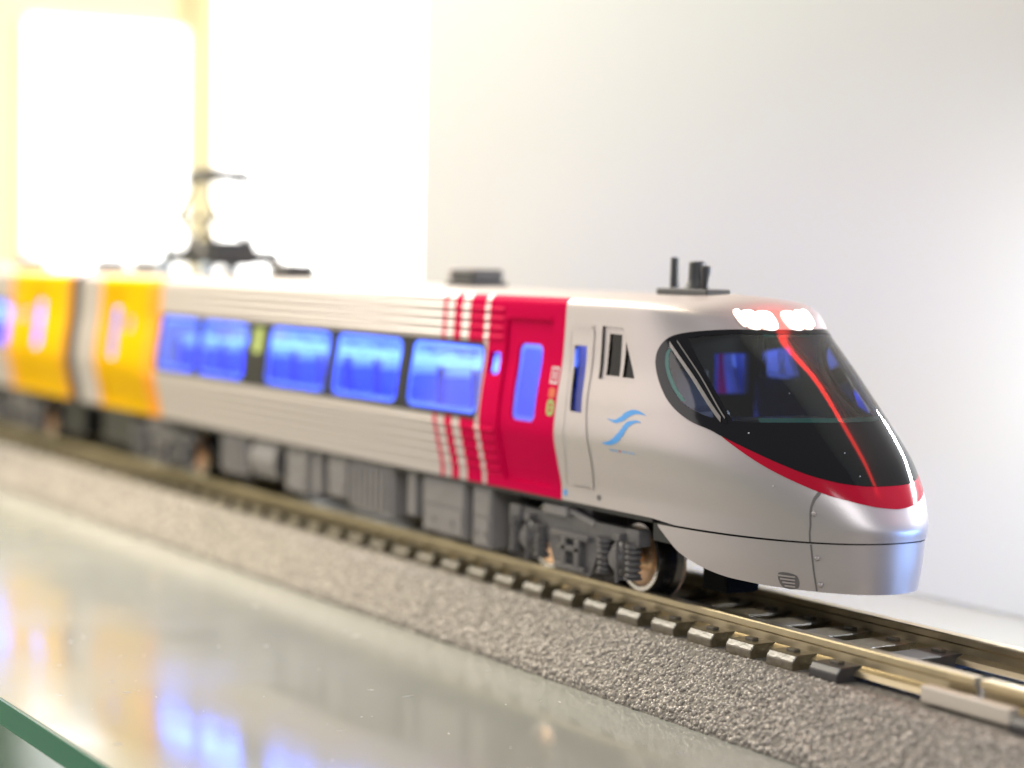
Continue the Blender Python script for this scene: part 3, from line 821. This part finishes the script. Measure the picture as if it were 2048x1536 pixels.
def pantograph(root, x):
    b = MB()
    for y in (-4.6, 4.6): b.box(x - 8, x + 8, y - .4, y + .4, 26.3, 27.1, 0.1)
    for dx in (-6, 0, 6): b.box(x + dx - .4, x + dx + .4, -5, 5, 26.3, 27.0, 0.1)
    b.box(x - 4.5, x + 4.5, -3.0, 3.0, 26.0, 29.3, 0.4)
    for dx in (-7.6, 7.6): b.box(x + dx - .7, x + dx + .7, -4.4, 4.4, 26.4, 28.0, 0.2)
    for dx in (-7.6, 7.6): b.tube((x + dx, -4.0, 27.5), (x + dx * .97, -4.3, 30.2), .5, .3, 8)
    p = b.mk('pantograph', M['roofgrey'], root)
    for dx in (-6.8, 6.8):
        for y in (-4.6, 4.6):
            MB().lathe((x + dx, y, 24.3), (0, 0, 1), [(0, .8), (.5, .8), (.6, 1.1), (.9, 1.1), (1, .8), (1.3, .8), (1.4, 1.1), (1.7, 1.1), (1.8, .7), (2.2, .7)], 14).mk('insulator', M['cover'], p)
    for y in (-3.6, 3.6):
        for sx in (-1, 1):
            MB().tube((x - sx * 3.4, y, 27.6), (x + sx * 6.5, y * .92, 32.2), .36, .3, 8).mk('lower_arm', M['eqgrey'], p)
            MB().tube((x + sx * 6.5, y * .92, 32.2), (x + sx * .7, y * .75, 37.4), .3, .26, 8).mk('upper_arm', M['eqgrey'], p)
    for sx in (-1, 1):
        MB().tube((x + sx * 6.5, -3.4, 32.2), (x + sx * 6.5, 3.4, 32.2), .3, n=8).mk('cross_tube', M['eqgrey'], p)
        hd = MB().box(x + sx * 1.4 - .7, x + sx * 1.4 + .7, -3.0, 3.0, 37.0, 38.2, 0.1)
        for e in (-1, 1): hd.tube((x + sx * 1.4, e * 2.9, 37.6), (x + sx * 1.4, e * 4.0, 36.8), .55, .35, 8)
        hd.mk('contact_strip', M['roofgrey'], p)
    MB().box(x - 2.2, x + 2.2, -3.2, 3.2, 36.8, 37.4, 0.1).mk('head_frame', M['eqgrey'], p)
pantograph(car, -101.6)

# ------------------------------------------------------------------ second car
car2 = thing('train_car', (-200, 0, 0), 'silver model train car with yellow end band, coupled behind the crimson-banded car', 'model train', 'coupled model train cars')
W2 = [(-173.0, -160.2), (-188.5, -175.0), (-204.0, -190.5), (-219.5, -206)]
build_body(car2, -272, -133.6, M['second'], [(-220, -159.6, W2)], [(-150.4, -143.6, -148.2, -145.4, 13.6, 20.4)], [(-154.5, -152.4, 17.3, 19.2)], [(-268, -157)])
wall_mesh('end_wall', -133.7, M['grey'], car2)
MB().box(-271, -134, -8.0, 8.0, 6.5, 7.05, 0.1).mk('underframe', M['black'], car2)
MB().box(-240, -172, -4.6, 4.6, 1.8, 6.5, 0.2).mk('centre_beam', M['black'], car2)
interior(car2, -268, -135, [-166 - 6.6 * i for i in range(9)])
bogie(car2, -157.0)
equipment(car2, [(-184, -174, 1.2, 6.5, 'hatch'), (-196, -186, 1.8, 6.5, 'fins'), (-206, -198, 1.5, 6.5, 'hatch')])
MB().box(-145, -135, -6.0, 6.0, 1.6, 6.5, 0.2).mk('gap_blocker', M['black'], car2)  # second added black box against the bright gap between the cars
vent(car2, -141); vent(car2, -176)

# ------------------------------------------------------------------ track
PITCH_S, S0 = 4.962, 5.521 - 3.0
def rail_mesh(y, xa, xb, root):
    prof = [(-.42, 0), (-.48, -.1), (-.45, -.55), (-.18, -.75), (-.18, -1.35), (-.8, -1.6), (-.95, -2.0), (.95, -2.0), (.8, -1.6), (.18, -1.35), (.18, -.75), (.45, -.55), (.48, -.1), (.42, 0)]
    n = len(prof)
    V = [(xa, y + a, b) for a, b in prof] + [(xb, y + a, b) for a, b in prof]
    F = [list(range(n)), list(range(2 * n - 1, n - 1, -1))] + [[i, i + n, (i + 1) % n + n, (i + 1) % n] for i in range(n)]
    return shade_auto(mk('rail', V, F, M['rail'], root), 30)
def sleeper_mesh(w=3.1):
    # end profile across the track with a chamfered top edge
    pr = [(-7.55, -2.5), (-7.55, -1.78), (-7.2, -1.32), (7.2, -1.32), (7.55, -1.78), (7.55, -2.5)]
    n = len(pr)
    V = [(-w / 2, y, z) for y, z in pr] + [(w / 2, y, z) for y, z in pr]
    F = [list(range(n))[::-1], list(range(n, 2 * n))] + [[i, (i + 1) % n, (i + 1) % n + n, i + n] for i in range(n)]
    bm = bmesh.new(); vs = [bm.verts.new(v) for v in V]
    for f in F: bm.faces.new([vs[i] for i in f])
    bmesh.ops.recalc_face_normals(bm, faces=bm.faces[:])
    bmesh.ops.bevel(bm, geom=bm.edges[:], offset=0.07, segments=1, affect='EDGES')
    bm.verts.index_update()
    r = [v.co[:] for v in bm.verts], [[v.index for v in f.verts] for f in bm.faces]; bm.free(); return r
SV, SF = sleeper_mesh()
def track_section(xa, xb, ks, label, dark=()):
    root = thing('track_section', ((xa + xb) / 2, 0, -7.0), label, 'model track', 'model railway track sections')
    bed = [(-13.6, -7.0), (-13.4, -6.4), (-9.1, -2.75), (-8.2, -2.42), (8.2, -2.42), (9.1, -2.75), (13.4, -6.4), (13.6, -7.0)]
    n = len(bed)
    V = [(xa, y, z) for y, z in bed] + [(xb, y, z) for y, z in bed]
    F = [list(range(n))[::-1], list(range(n, 2 * n))] + [[i, i + 1, i + 1 + n, i + n] for i in range(n - 1)] + [[n - 1, 0, n, 2 * n - 1]]
    rb = mk('roadbed', V, F, M['bed'], root)
    for y in (-4.95, 4.95): rail_mesh(y, xa + .3, xb - .3, root)
    src = None
    for k in ks:
        x = S0 + PITCH_S * k - 1.55
        if src is None:
            src = mk('sleeper', np.array(SV) + np.array([x, 0, 0]), SF, M['sleeper'], root, origin=(x, 0, -2.4))
            clips = []
            for yy in (-6.2, -3.75, 3.75, 6.2):
                clips.append(MB().box(x - .5, x + .5, yy - .3, yy + .3, -1.4, -1.08, 0.1).mk('rail_clip', M['clip'], src))
            so = src; cs = clips
        else:
            so = src.copy(); COL.objects.link(so); so.parent = root
            so.location = (Vector((x, 0, -2.4)) - Vector(ORIGIN[root])) * MM
            cs = []
            for c in clips:
                q = c.copy(); COL.objects.link(q); q.parent = so; cs.append(q)
        if k in dark:
            so.data = so.data.copy(); so.data.materials.clear(); so.data.materials.append(M['darksleeper'])
            so['label'] = 'darker last sleeper before the rail joint'
    return root, rb
XJ = 39.1
trk, bed1 = track_section(-330, XJ, range(-66, 6), 'long track section under the train, brown sleepers in grey ballast', dark=(5,))
trk2, bed2 = track_section(XJ, 110, range(9, 21), 'short track section continuing past the rail joint', dark=(9,))
for yy in (-1, 1):
    j = MB(); j.box(35.2, 43.6, *sorted((yy * 5.95, yy * 6.9)), -2.2, -1.0, 0.15)
    j.mk('rail_joiner', M['joiner'], trk)

# ballast grains: one mass on each shoulder
ico = bmesh.new(); bmesh.ops.create_icosphere(ico, subdivisions=1, radius=1)
IV = np.array([v.co[:] for v in ico.verts]); IF = np.array([[v.index for v in f.verts] for f in ico.faces]); ico.free()
def grains(name, root, xa, xb, dens, smin, smax):
    path = np.array([(-7.62, -2.55), (-8.3, -2.6), (-9.1, -2.85), (-13.35, -6.4), (-13.5, -6.95)])
    seg = np.linalg.norm(np.diff(path, axis=0), axis=1); cum = np.r_[0, np.cumsum(seg)]
    n = int((xb - xa) * cum[-1] * dens)
    s = RNG.uniform(0, cum[-1], n)
    y = np.interp(s, cum, path[:, 0]); z = np.interp(s, cum, path[:, 1])
    x = RNG.uniform(xa, xb, n)
    nrm = np.array([-0.65, 0.76])
    h = RNG.uniform(-.13, .09, n)
    C = np.stack([x, y + nrm[0] * h, z + nrm[1] * h], 1)
    C[:, 2] = np.maximum(C[:, 2], -6.85)
    sc = RNG.uniform(smin, smax, (n, 1, 1)) * RNG.uniform(.65, 1.3, (n, 1, 3))
    V = IV[None] * sc * RNG.uniform(.75, 1.25, (n, 12, 1))
    ang = RNG.uniform(0, 6.28, n); c, si = np.cos(ang), np.sin(ang)
    R = np.zeros((n, 3, 3)); R[:, 0, 0] = c; R[:, 0, 2] = si; R[:, 1, 1] = 1; R[:, 2, 0] = -si; R[:, 2, 2] = c
    V = np.einsum('nij,nkj->nki', R, V) + C[:, None]
    V = V.reshape(-1, 3); F = (IF[None] + (np.arange(n) * 12)[:, None, None]).reshape(-1, 3)
    V = np.clip(V, [-1e9, -1e9, -6.99], 1e9)
    me = bpy.data.meshes.new(name); og = ORIGIN[root]
    me.vertices.add(len(V)); me.vertices.foreach_set('co', ((V - og) * MM).astype(np.float32).ravel())
    me.loops.add(F.size); me.loops.foreach_set('vertex_index', F.astype(np.int32).ravel())
    me.polygons.add(len(F)); me.polygons.foreach_set('loop_start', np.arange(0, F.size, 3, dtype=np.int32))
    me.polygons.foreach_set('use_smooth', np.ones(len(F), bool))
    me.update(calc_edges=True)
    me.materials.append(M['ballast'])
    o = bpy.data.objects.new(name, me); COL.objects.link(o); o.parent = root; ORIGIN[o] = og
    tag(o, kind='stuff')
    return o
grains('ballast', trk, -70, XJ - .2, 19.0, .10, .25)
grains('ballast', trk, -330, -70, 5.0, .18, .34)
grains('ballast', trk2, XJ + .2, 110, 19.0, .10, .25)

# ------------------------------------------------------------------ small things on the glass
def shelf_dust(n):
    V = []; F = []
    for i in range(n):
        x = random.uniform(-60, 45); y = random.uniform(-54, -15); r = random.uniform(.04, .11); a = random.uniform(0, 3.14)
        l = r * random.choice([1, 1, 1.5, 4, 7]); dx, dy = math.cos(a), math.sin(a); k = len(V)
        V += [(x - dx * l, y - dy * l, -6.995), (x + dy * r * .4, y - dx * r * .4, -6.995), (x + dx * l, y + dy * l, -6.995), (x - dy * r * .4, y + dx * r * .4, -6.995), (x, y, -6.995 + r * .5)]
        F += [[k, k + 1, k + 4], [k + 1, k + 2, k + 4], [k + 2, k + 3, k + 4], [k + 3, k, k + 4]]
    return tag(mk('dust', V, F, dustm, shelf), kind='stuff')
shelf_dust(90)
